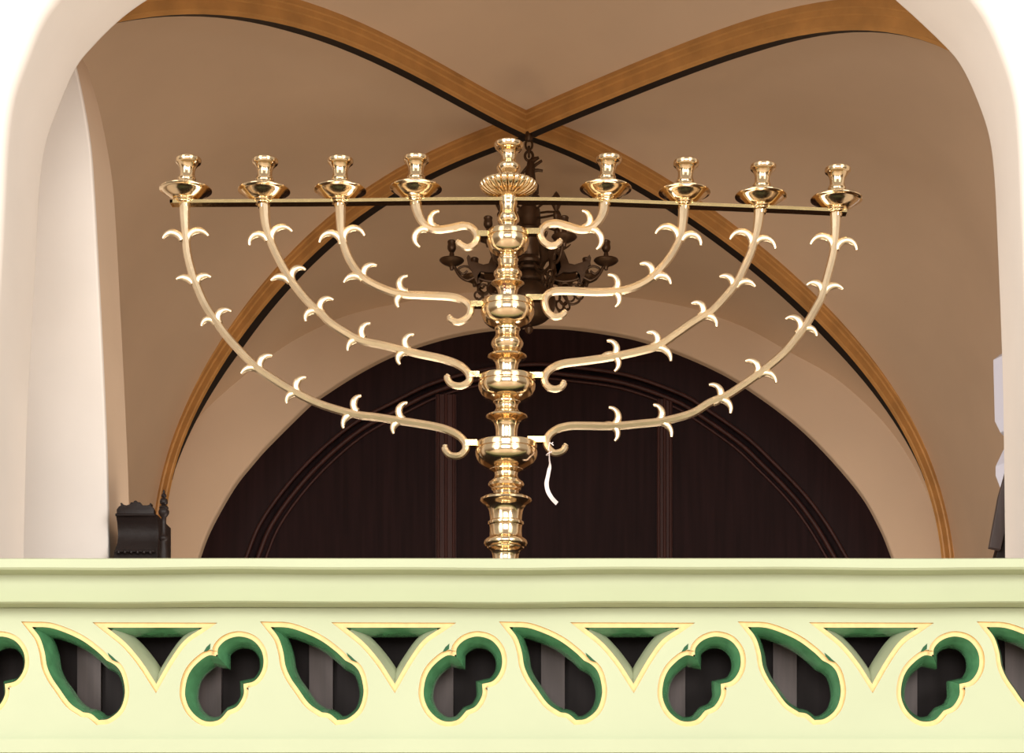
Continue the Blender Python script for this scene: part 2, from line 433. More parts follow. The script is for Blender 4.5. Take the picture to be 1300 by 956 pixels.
# plain string course under the tracery
MB().box((RX0, 4.975, zp(955, 4.97)), (RX1, 5.01, zp(938, 4.97))).build('string_course', M['lime'], rail)
MB().box((RX0, 4.96, GF - .15), (RX1, 5.09, GF)).build('plinth', M['lime'], rail)

# dark panelling behind the balustrade
pan = thing('wood_panelling', (-.2, 5.17, GF), 'dark wooden panelling with grey brown battens just behind the pierced balustrade', 'panelling')
MB().box((RX0, 5.165, GF), (RX1, 5.195, 2.50)).build('board', M['panelwood'], pan)
for k in range(-1, 5):
    for x0, x1 in ((98, 128), (247, 281)):
        a = (x0 + 294.5 * k - VX) * 5.15 / F; b = (x1 + 294.5 * k - VX) * 5.15 / F
        if a > RX0 and b < RX1: MB().box((a, 5.15, GF), (b, 5.17, 2.49)).build('batten', M['batten'], pan)
# console that carries the candelabrum
MD = 5.35
ZT = zp(742, MD)
con = thing('console_table', (-.2, 5.42, GF), 'dark wooden console behind the balustrade under the brass candelabrum', 'table')
tp = MB().box((-1.0, 5.215, ZT - .035), (.62, 5.62, ZT)); tp.build('table_top', M['blackwood'], con)
MB().box((-.95, 5.24, GF), (-.90, 5.6, ZT - .035)).build('side_panel', M['blackwood'], con)
MB().box((.52, 5.24, GF), (.57, 5.6, ZT - .035)).build('side_panel', M['blackwood'], con)
MB().box((-.90, 5.25, ZT - .2), (.52, 5.27, ZT - .035)).build('apron', M['blackwood'], con)

# ================================================================ CANDELABRUM
K = MD / F
men = thing('brass_candelabrum', (P(643, 742, MD).x, MD, ZT), 'large brass nine-light candelabrum with thorned curving arms standing above the pale green balustrade', 'candelabrum')
def XC(y): return 642.0 + (700 - y) * 4.0 / 520
def shaft_part(name, prof, m='brass', n=64, lob=0, amp=0., per=3, sub=None):
    """prof [(r px, y px)], top to bottom"""
    pr = [(max(r, .3) * K, zp(y, MD)) for r, y in prof]
    mb = MB(); mb.lathe(pr, (0, MD, 0), n, 0, lob, amp, cx=lambda z: (XC(VY - (z - ZC) * F / MD) - VX) * K)
    return mb.build(name, M[m], sub or men, 35)
def bowlprof(yr, r, yb, rb):
    """drum shaped bowl: rim line yr, half width r, bottom line yb"""
    h = yb - yr
    return [(rb - 1, yr - 1.5), (r * .80, yr - 1.2), (r - 3, yr - 1.0), (r - .6, yr - .3), (r - .1, yr + .8), (r, yr + 3), (r - .1, yr + h * .2), (r - 1.5, yr + h * .2 + .7), (r - 1.5, yr + h * .2 + 1.7), (r + .1, yr + h * .2 + 2.3), (r + .5, yr + h * .34), (r - .1, yr + h * .47), (r - 1.6, yr + h * .58), (r * .88, yr + h * .72),
            (r * .74, yr + h * .84), (r * .60, yr + h * .92), (rb + 2, yr + h * .98), (rb - 1, yr + h)]
# turned shaft between the bowls
shaft_part('shaft', [(10, 249), (11.6, 250.5), (11.9, 252), (11.3, 254), (11.6, 256), (11.4, 259), (10.4, 261), (10.2, 266), (11.4, 271), (13.6, 275), (14.2, 278), (13.8, 281), (11.6, 283.5), (9.9, 286), (9.8, 287.5), (10.6, 289), (10.6, 296)])
shaft_part('shaft', [(12, 325), (12, 328), (13.4, 329.5), (13.2, 331), (12.3, 332), (12.3, 337), (13.2, 340), (15.5, 343.5), (17.8, 346), (18.1, 348.5), (17.2, 350.8), (15.8, 352), (16.2, 353.5), (15, 355.5), (13, 357)])
shaft_part('shaft', [(13, 356), (18.5, 357.5), (20.8, 359.3), (21, 361), (19, 362.8), (15.8, 364.6), (13.6, 367.5), (12.3, 371), (11.9, 375), (12.2, 379), (12.2, 388)])
shaft_part('shaft', [(15, 416), (16.5, 417.5), (16.3, 419.5), (15, 421), (14.8, 425), (16.2, 428.5), (19, 432), (20.5, 435.5), (20.3, 438.5), (18.5, 441.5), (17.6, 443), (17.9, 444.6), (15.5, 447), (14, 449)])
shaft_part('shaft', [(14, 448), (21, 449.5), (24.3, 451.6), (25, 453.6), (23.2, 455.4), (18.5, 457.2), (15.6, 460), (14.2, 464), (13.6, 469), (13.6, 484)])
shaft_part('shaft', [(16, 508), (17.6, 509.5), (17.3, 511.5), (15.2, 513), (14, 516), (13.8, 518.5), (15, 521), (16, 522.5), (15.2, 525), (13.2, 527)])
shaft_part('shaft', [(13, 524), (22, 526), (26, 528), (26.6, 530.2), (24.5, 532.2), (20, 534), (16.6, 537), (15, 541), (14, 546), (13.8, 551), (14.2, 570)])
shaft_part('shaft', [(20, 594), (21.5, 595.5), (21.3, 597), (18, 598.5), (15, 600.5), (14.6, 604), (16, 608), (18.5, 610), (18.7, 611.2), (21.8, 612.5), (23, 615), (22.3, 617.8), (19.5, 619.5), (18.6, 620.5), (19, 622), (16.3, 624.5), (15.6, 628), (17, 630)])
shaft_part('shaft', [(17, 629), (28, 631), (32.5, 633.6), (33.2, 636.4), (31, 639), (26.5, 641.5), (23.2, 645), (21.4, 650), (20.5, 657), (20.3, 661), (21, 662), (22.8, 663), (23, 665), (22.4, 666.6), (21, 667.5), (20.6, 669), (20.4, 675), (20.9, 681),
                     (22, 683), (25.5, 684.8), (27.6, 687.5), (27.8, 690.5), (26.4, 693.6), (23.8, 695.2), (23.3, 697), (20, 698.8), (18, 701), (16.8, 705), (16.2, 710), (17, 716), (20, 721), (24, 724), (26, 727)])
shaft_part('foot', [(20, 722), (27, 724), (40, 728), (52, 732), (58, 736), (60, 739), (60, 742)])
bowls = [shaft_part('bowl', bowlprof(294.5, 26.6, 327, 11)), shaft_part('bowl', bowlprof(383.5, 33.6, 418, 13)),
         shaft_part('bowl', bowlprof(478.5, 36.0, 511, 15)), shaft_part('bowl', bowlprof(563, 39.2, 598, 17))]
# gadrooned dish
gp = [(9.5, 250.5), (13, 250.2), (19, 248.8), (26, 246.2), (32, 242.6), (35.4, 239.2), (36.8, 235.8), (36, 232.8), (33, 231.6), (26, 233.5), (18, 236.5), (10, 238)]
gp = [(r, y) for r, y in cr(gp, 3)]
vs = []; fs = []; nl = 26; ns = nl * 10
for (r, y) in gp:
    for j in range(ns):
        a = 2 * PI * j / ns; l = abs(math.cos(a * nl / 2)); l = math.sqrt(max(0, 1 - (1 - l) ** 2 * 1.0)); u = min(1, max(0, (r - 10) / 22))
        rr = r - (1 - l) * 4.2 * u; yy = y - (1 - l) * 1.6 * u * (1 if y > 240 else -1)
        c_ = P(XC(y), yy, MD); vs.append(Vector((c_.x + rr * K * math.cos(a), MD + rr * K * math.sin(a), c_.z)))
k = len(gp)
for i in range(k - 1):
    for j in range(ns): fs.append((i * ns + j, i * ns + (j + 1) % ns, (i + 1) * ns + (j + 1) % ns, (i + 1) * ns + j))
fs += [tuple(range(ns)), tuple((k - 1) * ns + j for j in range(ns))]
mk('fluted_dish', vs, fs, M['brass'], men, 50)
cc = shaft_part('candle_cup', [(7, 190), (13, 187), (16.5, 183.5), (17.8, 182), (18.6, 183), (18.5, 186), (17, 188.8), (15, 190), (15.4, 191), (12.5, 193), (10.3, 195.5), (9.5, 199), (9.4, 203), (10.5, 206), (13.8, 209), (15.6, 212), (15.6, 214.5), (14, 218), (11.4, 221), (10.8, 222.5), (11.4, 224), (10, 226), (9.8, 240)])
# handwritten 3 on the shaft neck
fc = bpy.data.curves.new('t', 'FONT'); fc.body = '3'; fc.size = 1; fc.offset = .01
fo = bpy.data.objects.new('t', fc); COL.objects.link(fo); bpy.context.view_layer.update()
tm = bpy.data.meshes.new_from_object(fo.evaluated_get(bpy.context.evaluated_depsgraph_get())); bpy.data.objects.remove(fo)
bmx = bmesh.new(); bmx.from_mesh(tm); bmesh.ops.subdivide_edges(bmx, edges=bmx.edges, cuts=1); bmx.to_mesh(tm); bmx.free()
rp = [(13.6, 367.5), (15.8, 364.6), (12.3, 371), (19, 362.8), (11.9, 375)]; rp.sort(key=lambda a: a[1])
for v in tm.vertices:
    px = 637.8 + v.co.x * 11.5; py = 373.5 - v.co.y * 12.5 - v.co.x * 1.2
    r = np.interp(py, [a[1] for a in rp], [a[0] for a in rp]) + .35
    dx = px - XC(py); w_ = P(px, py, MD)
    v.co = Vector((w_.x, MD - math.sqrt(max(0, r * r - dx * dx)) * K, w_.z)) - men.location
fin('number_mark', tm, M['ink'], men, None)

# side candle cups: (x of tray, y of tray rim, x of socket top, y offset)
cups = [(235.8, 241.2, 239.3), (335.2, 242.2, 336.8), (431.8, 241.6, 432.2), (528, 239.3, 528.6), (769, 239.4, 773.2), (869, 244.4, 871.2), (966, 249.3, 969), (1062, 253.2, 1063.5)]
cup_prof = [(5, -36), (8, -38.5), (12, -40.2), (14.8, -40.2), (16.2, -38.8), (16.4, -36), (15.8, -34), (14.4, -32.8), (13.6, -32.2), (12.2, -30.6), (10.6, -28), (9.7, -25), (9.4, -22), (9.6, -19), (10.2, -16.8), (11.2, -15.2), (11.6, -14), (11.1, -12.8), (10.8, -11.5), (11.6, -9.5), (13.4, -6.5), (13.8, -4), (12, -3)]
tray_prof = [(6, -5.5), (12, -4.4), (20, -2.9), (27, -1.9), (30.6, -1.5), (32.2, -1.2), (33, -.5), (33, .7), (31.6, 1.5), (29.6, 1.9), (28.4, 2.6), (25.6, 5.0), (22, 7.9), (18.4, 10.5), (15.4, 12.2), (14.0, 12.6), (14.4, 13.4), (14, 14.4), (12, 15), (11.4, 15.6), (11.6, 16.6), (9.8, 17.6), (7.6, 18.2), (7, 22)]
for (tx, ty, sx) in cups:
    lean = (sx - tx) / 38.
    base = P(tx, ty, MD)
    mb = MB(); mb.lathe([(r * K, -y * K) for r, y in cup_prof], base, 48, cx=lambda z: z * lean)
    cup = mb.build('candle_cup', M['brass'], men, 35)
    mb = MB(); mb.lathe([(r * K, -y * K) for r, y in tray_prof], base, 64, cx=lambda z: z * lean * .5)
    mb.build('drip_tray', M['brass'], cup, 30)

def Z(o, s, pts): return [(o[0] + x / s, o[1] + y / s) for x, y in pts]
Z1 = ((200, 280), 6.5); Z2 = ((380, 260), 5.); Z3 = ((240, 380), 6.5); Z4 = ((400, 400), 5.909)
Q1 = ((660, 240), 5.417); Q2 = ((900, 260), 5.909); Q3 = ((660, 380), 5.417); Q4 = ((860, 360), 5.909); Q5 = ((660, 480), 5.417); Z7 = ((700, 360), 3.095)
br = [
 dict(path=[(234.5, 258), (235, 280), (236, 300), (238, 322), (243.5, 345), (248.5, 360), (261, 388), (277, 412), (293, 433), (322, 463), (345, 480), (374, 497.5), (406, 513), (448, 525.5), (480.5, 530), (506, 534), (535.5, 538.5), (561, 543.5), (579, 551), (590, 561), (591, 571), (583, 578.5), (572, 578), (565.5, 571.5), (565, 565)],
      bar=[(591, 563), (606, 563)], th=[(Z1, [(205, 165), (120, 80), (44, 148)]), (Z1, [(243, 160), (330, 60), (420, 128)]), (Z1, [(295, 520), (225, 460), (155, 485)]), (Z1, [(322, 535), (360, 445), (442, 470)]),
      (Z1, [(485, 860), (410, 800), (363, 872)]), (Z1, [(518, 855), (530, 720), (608, 752)]), (Z3, [(580, 585), (490, 555), (430, 615)]), (Z3, [(598, 590), (590, 475), (688, 467)]), (Z3, [(915, 790), (825, 775), (807, 862)]), (Z3, [(910, 775), (880, 665), (967, 645)]),
      (Z4, [(320, 745), (228, 750), (213, 850)]), (Z4, [(320, 725), (275, 650), (347, 605)]), (Z4, [(660, 800), (585, 815), (590, 890)]), (Z4, [(668, 785), (615, 695), (693, 657)])]),
 dict(path=[(335.5, 259), (336.8, 278), (338.8, 290), (343, 305), (351.5, 324), (362, 344), (371, 358), (384, 375), (397, 389), (408, 398), (418, 408.5), (434, 419.5), (456, 431.5), (484.6, 438), (512, 444.5), (530, 449), (561, 455.5), (583, 463.6), (594.6, 474), (595.5, 484), (585, 490), (573, 487.5), (567.8, 480), (569.5, 476)],
      bar=[(596, 476), (609, 476.5)], th=[(Z1, [(910, 170), (835, 85), (760, 205)]), (Z1, [(948, 190), (985, 30), (1112, 92)]), (Z1, [(1095, 510), (1010, 450), (936, 495)]), (Z1, [(1118, 500), (1140, 375), (1222, 408)]),
      (Z2, [(130, 690), (60, 665), (41, 740)]), (Z2, [(150, 690), (140, 590), (217, 605)]), (Z4, [(360, 190), (262, 190), (245, 268)]), (Z4, [(368, 175), (345, 85), (415, 62)]), (Z4, [(700, 285), (620, 290), (637, 370)]), (Z4, [(715, 262), (660, 175), (742, 146)])]),
 dict(path=[(432, 258), (432.5, 280), (433.4, 297), (436.5, 311), (444, 330), (456, 347.5), (470, 358.5), (492, 368.5), (512, 373.5), (540, 375), (572, 376.8), (588, 381.5), (597, 390.5), (594.5, 402), (583, 408.8), (573.5, 406.5), (569.5, 401)],
      bar=[(598, 387.5), (613, 386.5)], th=[(Z2, [(268, 255), (195, 155), (128, 240)]), (Z2, [(288, 245), (325, 125), (414, 198)]), (Z2, [(405, 478), (345, 440), (283, 495)]), (Z2, [(418, 470), (415, 385), (492, 387)]), (Z2, [(675, 568), (615, 590), (631, 652)]), (Z2, [(690, 552), (620, 480), (688, 452)])]),
 dict(path=[(527.5, 257), (530, 268), (534, 278), (541, 287), (554, 291.5), (570, 290), (588, 286.5), (599, 289.5), (605.5, 299), (603, 309), (594, 314.2), (585.5, 311), (580, 306)],
      bar=[(606, 298), (621, 298)], th=[(Z2, [(815, 160), (725, 170), (766, 268)]), (Z2, [(885, 150), (815, 85), (888, 42)])]),
 dict(path=Z(*Q1, [(582, 80), (572, 160), (535, 230), (480, 272), (410, 278), (330, 255), (250, 236), (180, 250), (142, 300), (158, 355), (205, 388), (255, 380), (285, 348)]),
      bar=Z(*Q1, [(30, 298), (140, 298)]), th=[(Q1, [(430, 270), (500, 200), (428, 150)]), (Q1, [(465, 283), (575, 310), (525, 415)])]),
 dict(path=Z(*Q1, [(1128, 110), (1118, 240), (1103, 330), (1055, 430), (995, 515), (910, 603), (830, 655), (730, 692), (640, 705), (500, 708), (320, 700), (220, 708), (172, 755), (185, 835), (235, 878), (290, 868), (318, 838)]),
      bar=Z(*Q1, [(165, 752), (62, 752), (62, 790)]), th=[(Q1, [(1085, 370), (1045, 235), (932, 308)]), (Q1, [(1110, 355), (1190, 290), (1245, 388)]), (Q1, [(895, 610), (900, 510), (825, 518)]), (Q1, [(920, 618), (1000, 585), (1037, 655)]), (Q1, [(595, 705), (700, 650), (606, 590)]), (Q1, [(590, 715), (700, 735), (655, 812)])]),
 dict(path=Z(*Q2, [(380, 20), (368, 150), (342, 270), (310, 370), (260, 480), (205, 590), (110, 705), (20, 800)]) + Z(*Q4, [(200, 240)]) + Z(*Q3, [(1180, 165), (1080, 235), (960, 315), (850, 350), (640, 395), (450, 423), (290, 445), (205, 485), (168, 545), (190, 598), (240, 618), (290, 600), (305, 560)]),
      bar=Z(*Q3, [(160, 528), (60, 528)]), th=[(Q2, [(313, 330), (260, 170), (158, 260)]), (Q2, [(330, 340), (410, 220), (498, 330)]), (Q2, [(175, 625), (160, 530), (80, 542)]), (Q2, [(200, 620), (290, 560), (347, 615)]), (Q4, [(160, 250), (200, 150), (105, 152)]), (Q4, [(175, 262), (270, 240), (293, 325)]),
      (Q3, [(900, 325), (965, 250), (872, 232)]), (Q3, [(935, 335), (1010, 340), (1037, 425)]), (Q3, [(590, 392), (690, 330), (598, 286)]), (Q3, [(570, 405), (700, 420), (650, 495)])]),
 dict(path=Z(*Q2, [(950, 50), (948, 200), (940, 310), (925, 400), (885, 550), (845, 690)]) + Z(*Q4, [(1040, 180), (965, 310), (900, 400), (810, 510), (710, 600), (600, 685), (480, 770), (370, 840), (240, 895)]) + Z(*Q5, [(1200, 235), (1090, 272), (960, 300), (820, 315), (650, 330), (450, 328), (340, 330), (250, 355), (192, 405), (188, 465), (235, 515), (295, 500), (318, 455)]),
      bar=Z(*Q5, [(175, 427), (55, 427)]), th=[(Q2, [(930, 345), (860, 205), (763, 298)]), (Q2, [(955, 340), (1030, 240), (1108, 340)]), (Q2, [(840, 680), (805, 565), (733, 605)]), (Q2, [(862, 670), (930, 590), (1005, 634)]), (Q4, [(890, 380), (910, 240), (810, 268)]), (Q4, [(915, 385), (990, 315), (1045, 395)]),
      (Q4, [(570, 700), (605, 580), (508, 584)]), (Q4, [(600, 698), (700, 660), (740, 745)]), (Q4, [(270, 895), (345, 790), (237, 760)]), (Z7, [(640, 463), (700, 460), (703, 510)]), (Q5, [(905, 305), (1000, 235), (918, 183)]), (Q5, [(910, 312), (1030, 315), (1042, 405)]), (Q5, [(580, 325), (705, 260), (612, 201)]), (Q5, [(570, 335), (690, 360), (652, 433)])]),
]
for bi, d in enumerate(br):
    c_ = cr(d['path'], 6); n = len(c_); pts = [P(x, y, MD) for x, y in c_]
    L = [0.]
    for i in range(1, n): L.append(L[-1] + math.dist(c_[i], c_[i - 1]))
    T_ = L[-1]; rad = []
    for l in L:
        top = 7.2 - 2.2 * min(1, l / (42 if bi not in (3, 4) else 30))           # widens up towards the cup
        e = T_ - l
        r = top if l < 40 else 5.3
        r = max(r, 5.0) if e > 60 else 5.0
        if 40 <= l < 60: r = 5.0 + .3 * (l - 40) / 20
        if e < 45: r = 4.3 + .6 * e / 45
        if e < 2.2: r *= .75
        rad.append(r * K)
    mb = MB(); mb.tube(pts, rad, 8, ridge=.22)
    e0, e1 = pts[-1], rad[-1]
    b = mb.build('branch', M['brass2'], men, 24)
    # small bar joining the scroll to its bowl
    bp = [P(x, y, MD) for x, y in d['bar']]; jb = MB()
    for u, v in zip(bp, bp[1:]):
        h = 3.6 * K
        if abs(u.z - v.z) < .5 * abs(u.x - v.x):
            x0, x1 = sorted((u.x, v.x)); zc_ = (u.z + v.z) / 2
            jb.box((x0 - h * (len(bp) > 2), MD - .012, zc_ - h), (x1, MD + .012, zc_ + h))
        else:
            z0, z1 = sorted((u.z, v.z)); jb.box((u.x - h, MD - .0121, z0), (u.x + h, MD + .0121, z1 + h * .9))
    jb.build('bracket', M['brassbar'], b, 30)
    for zz_, tp_ in d['th']:
        a, m_, t_ = [np.array(q) for q in Z(*zz_, tp_)]
        pp = []; rr = []
        # sickle shaped leaf: an arc of a circle from the branch over m to the tip
        md = (a + t_) / 2; m_ = m_ * .74 + md * .26
        ax, ay = a; bx_, by_ = m_; cx_, cy_ = t_
        dd = 2 * (ax * (by_ - cy_) + bx_ * (cy_ - ay) + cx_ * (ay - by_))
        ux = ((ax * ax + ay * ay) * (by_ - cy_) + (bx_ ** 2 + by_ ** 2) * (cy_ - ay) + (cx_ ** 2 + cy_ ** 2) * (ay - by_)) / dd
        uy = ((ax * ax + ay * ay) * (cx_ - bx_) + (bx_ ** 2 + by_ ** 2) * (ax - cx_) + (cx_ ** 2 + cy_ ** 2) * (bx_ - ax)) / dd
        R0 = math.hypot(ax - ux, ay - uy); t0 = math.atan2(ay - uy, ax - ux)
        wr = lambda q: (q + PI) % (2 * PI) - PI
        tm_ = wr(math.atan2(by_ - uy, bx_ - ux) - t0); te = tm_ + wr(math.atan2(cy_ - uy, cx_ - ux) - t0 - tm_)
        for i in range(19):
            u = i / 18; th_ = t0 + te * u
            pp.append(P(ux + R0 * math.cos(th_), uy + R0 * math.sin(th_), MD))
            rr.append((4.5 - .5 * u + .5 * math.sin(PI * u) - 2.3 * max(0, u - .55) / .45) * K)
        tb = MB(); tb.tube(pp, rr, 10, flat=.9); tb.build('leaf', M['brass2'], b, 50)
# support bar: flat strip
bar = [(220.5, 258.2), (223, 258), (300, 257.6), (400, 257.1), (480, 256.2), (560, 255.2), (640, 254.9), (730, 255.8), (820, 258.9), (919, 262.9), (1016, 267), (1074.5, 269.8)]
bc = cr(bar, 4); vs = []; fs = []
for x, y in bc:
    for dy, dz in ((-7.5, 2.1), (-7.5, -2.1), (8.5, -2.1), (8.5, 2.1)):
        q = P(x, y, MD); vs.append((q.x, MD + dy * K, q.z + dz * K))
for i in range(len(bc) - 1):
    for j in range(4): fs.append((i * 4 + j, i * 4 + (j + 1) % 4, (i + 1) * 4 + (j + 1) % 4, (i + 1) * 4 + j))
fs += [(0, 1, 2, 3), tuple((len(bc) - 1) * 4 + j for j in range(4))]
mk('support_bar', vs, fs, M['brassbar'], men, 30)

# ribbon hanging from the lowest right scroll
rb = Z(*Q5, [(203, 500), (203, 560), (207, 610), (196, 670), (184, 730), (195, 790), (222, 835), (256, 868)])
rc = cr(rb, 5); rw = np.interp(range(len(rc)), [0, 8, 12, 20, len(rc) - 1], [.6, .9, 2.3, 2.7, 2.3]); vs = []; fs = []
for i, (x, y) in enumerate(rc):
    a = np.array(rc[min(i + 1, len(rc) - 1)]) - np.array(rc[max(i - 1, 0)]); a = a / np.linalg.norm(a); nrm = np.array((-a[1], a[0]))
    for sgn in (-1, 1):
        for dy in (-.001, .001):
            q = np.array((x, y)) + nrm * sgn * rw[i] * 1.0
            w_ = P(q[0], q[1], MD); vs.append((w_.x, MD - .012 + dy + .004 * math.sin(i * .4) + sgn * .003, w_.z))
for i in range(len(rc) - 1):
    o = i * 4
    for a, b in ((0, 1), (1, 3), (3, 2), (2, 0)): fs.append((o + a, o + b, o + 4 + b, o + 4 + a))
fs += [(0, 1, 3, 2), tuple((len(rc) - 1) * 4 + j for j in (0, 1, 3, 2))]
rbo = mk('ribbon', vs, fs, M['ribbon'], None, 50)
kn = MB(); kc = P(698, 573, MD)
kn.tube([kc + Vector((.009 * math.cos(a), .011 * math.sin(a), .004 * math.cos(a) - .006)) for a in np.linspace(0, 2 * PI, 20)], .0013, 6)
kn.tube([P(*p, MD) + Vector((0, -.011, 0)) for p in Z(*Q5, [(195, 505), (205, 450), (222, 462), (232, 470)])], .0013, 6)
kn.tube([P(*p, MD) + Vector((0, -.011, 0)) for p in Z(*Q5, [(205, 452), (220, 458), (228, 448)])], .0013, 6)
kn.build('knot', M['ribbon'], rbo, 50)
tag(rbo, 'thin white ribbon tied to the lowest right scroll of the candelabrum, hanging down', 'ribbon')

# ================================================================ CHANDELIER
CD = 8.0; CK = CD / F; CXP = 671.5
c0 = P(CXP, 171, CD)
ch = thing('chandelier', (c0.x, CD, c0.z), 'dark bronze chandelier with deer figures and candle arms hanging behind the brass candelabrum', 'chandelier')
def cpt(u, y, ang):     # radial distance u px, image line y (at the axis depth), angle
    return Vector((c0.x + u * CK * math.cos(ang), CD + u * CK * math.sin(ang), zp(y, CD)))
hk = MB(); hk.lathe([(4 * CK, 0), (5 * CK, -3 * CK), (5 * CK, -9 * CK), (2 * CK, -12 * CK)], (c0.x, CD, c0.z + .01), 20)
for i, (yy, ro) in enumerate(((184, 0), (193, 1))):
    ring_ = [Vector((c0.x + (4.3 * CK * math.cos(a) if not ro else 0), CD + (4.3 * CK * math.cos(a) if ro else 0), zp(yy + 6.4 * math.sin(a), CD))) for a in np.linspace(0, 2 * PI, 25)]
    hk.tube(ring_, 1.5 * CK, 8)
ring_ = [Vector((c0.x + 5 * CK * math.cos(a), CD, zp(198 + 6 * math.sin(a), CD))) for a in np.linspace(0, 2 * PI, 25)]
hk.tube(ring_, 1.8 * CK, 8)
hk.build('chain', M['bronze'], ch, 50)
fg = MB()      # rampant beast figure on top of the stem
fg.tube([P(x, y, CD) for x, y in ((673, 203), (674, 210), (673, 220), (675, 232), (678, 242))], [3.5 * CK, 5.5 * CK, 6.3 * CK, 5.6 * CK, 4.5 * CK], 12)
fg.tube([P(x, y, CD) for x, y in ((674, 206), (679, 202), (684, 200))], [4 * CK, 3 * CK, 1.8 * CK], 10)
fg.tube([P(x, y, CD) for x, y in ((676, 212), (682, 208), (688, 204))], [2.6 * CK, 2 * CK, 1.8 * CK], 8)
fg.tube([P(x, y, CD) for x, y in ((677, 217), (683, 216), (689, 217))], [2.6 * CK, 2 * CK, 1.8 * CK], 8)
fg.tube([P(x, y, CD) for x, y in ((670, 212), (663, 220), (661, 232), (665, 240))], [2.4 * CK, 2 * CK, 2 * CK, 1.6 * CK], 8)
fg.tube([P(x, y, CD) for x, y in ((676, 230), (681, 236), (682, 246))], [4 * CK, 3.2 * CK, 2 * CK], 8)
fg.tube([P(x, y, CD) for x, y in ((672, 230), (669, 238), (670, 248))], [4 * CK, 3.2 * CK, 2 * CK], 8)
fg.build('beast_figure', M['bronze'], ch, 50)
def cl(name, prof, n=40):
    mb = MB(); mb.lathe([(r * CK, zp(y, CD)) for r, y in prof], (c0.x, CD, 0), n); return mb.build(name, M['bronze'], ch, 35)
cl('stem', [(3, 240), (7, 243), (10, 247), (14, 250), (14.5, 253), (11, 257), (9, 261), (11, 264), (14, 266), (14.5, 272), (15, 280), (14, 288), (15, 290), (17, 292), (17, 296), (14, 300), (13.5, 312), (13.5, 322), (12, 326), (14, 329), (16, 332), (15, 335), (12, 337), (14, 340), (19, 342), (19, 345), (14, 347)])
cl('dome', [(10, 344), (14, 346), (19, 350), (22, 356), (22, 358), (20, 360)])
cl('ball', [(33.5 * math.sin(a) + .5, 384 - 29 * math.cos(a)) for a in np.linspace(.25, PI - .15, 22)] + [(4, 414), (5.5, 417), (4.5, 421), (1.5, 424)])
deer = [(77, 324), (74, 327), (74.5, 332), (66, 334), (58, 336.5), (51, 335), (47, 328), (45, 320), (41, 315), (36, 317.5), (32.5, 321.5), (37, 323.5), (39.5, 331), (41, 339), (35, 345), (33, 350), (36, 351), (44, 346), (53, 346.5), (61, 345), (65, 350), (61.5, 360), (65.5, 361), (70.5, 351), (72.5, 343), (77.5, 336), (79, 328)]
angs = [0, PI, math.radians(-62), math.radians(-119), math.radians(42), math.radians(138), math.radians(90)]
for a in angs:
    am = MB()
    am.tube([cpt(u, y, a) for u, y in cr([(14, 338), (24, 350), (40, 357), (56, 356), (68, 352), (78, 356), (88, 350), (94, 340), (98, 334)], 4)], 2.0 * CK, 8)
    am.tube([cpt(u, y, a) for u, y in cr([(66, 352), (74, 341), (82, 338), (90, 342), (84, 348), (78, 344)], 4)], 1.5 * CK, 8)
    for cu_, cy_, cr_ in ((46, 366, 7), (58, 368, 7), (52, 377, 6), (64, 375, 5)):
        am.tube([cpt(cu_ + cr_ * math.cos(t), cy_ + cr_ * math.sin(t), a) for t in np.linspace(0, 2 * PI, 17)], 1.4 * CK, 6)
    am.tube([cpt(u, y, a) for u, y in cr([(40, 357), (38, 366), (44, 376), (52, 386), (62, 384), (66, 378)], 4)], 1.5 * CK, 6)
    arm = am.build('candle_arm', M['bronze'], ch, 50)
    # deer: solid cast plate standing on the arm
    n = len(deer); th = 2.2 * CK; perp = Vector((-math.sin(a), math.cos(a), 0))
    ctr = (55, 340); dm = bmesh.new()
    lo = [dm.verts.new(cpt(u, y, a) - perp * th) for u, y in deer]; hi = [dm.verts.new(cpt(u, y, a) + perp * th) for u, y in deer]
    dm.faces.new(lo); dm.faces.new(hi[::-1])
    for i in range(n): dm.faces.new((lo[i], lo[(i + 1) % n], hi[(i + 1) % n], hi[i]))
    bmesh.ops.triangulate(dm, faces=[f for f in dm.faces if len(f.verts) > 4])
    me = bpy.data.meshes.new('deer'); dm.to_mesh(me); dm.free()
    for v in me.vertices: v.co -= c0
    fin('deer_figure', me, M['bronze'], arm, 40)
    an = MB()
    for s_ in ((42, 316, 47, 308, 50, 309), (43, 317, 50, 313, 53, 310)):
        an.tube([cpt(s_[0], s_[1], a), cpt(s_[2], s_[3], a), cpt(s_[4], s_[5], a)], [1.3 * CK, 1.1 * CK, .6 * CK], 6)
    an.build('antlers', M['bronze'], arm, 50)
    tr = MB(); b0 = cpt(98, 331, a)
    tr.lathe([(r * CK, -y * CK) for r, y in [(1, -4), (6, -3), (12, -2), (15.2, -1.5), (15.8, 0), (14, 2), (10, 4.5), (6, 6), (3, 8), (2, 12)]], b0, 28)
    tr.build('drip_tray', M['bronze'], arm, 40)
    sk = MB(); sk.lathe([(r * CK, -y * CK) for r, y in [(1, -26), (4.5, -25.5), (5.6, -24), (5, -21), (5.6, -18), (5.6, -15), (4, -12), (2.4, -10.5), (3.2, -8), (3, -5), (3, -2)]], b0, 20)
    sk.build('socket', M['bronze'], arm, 40)
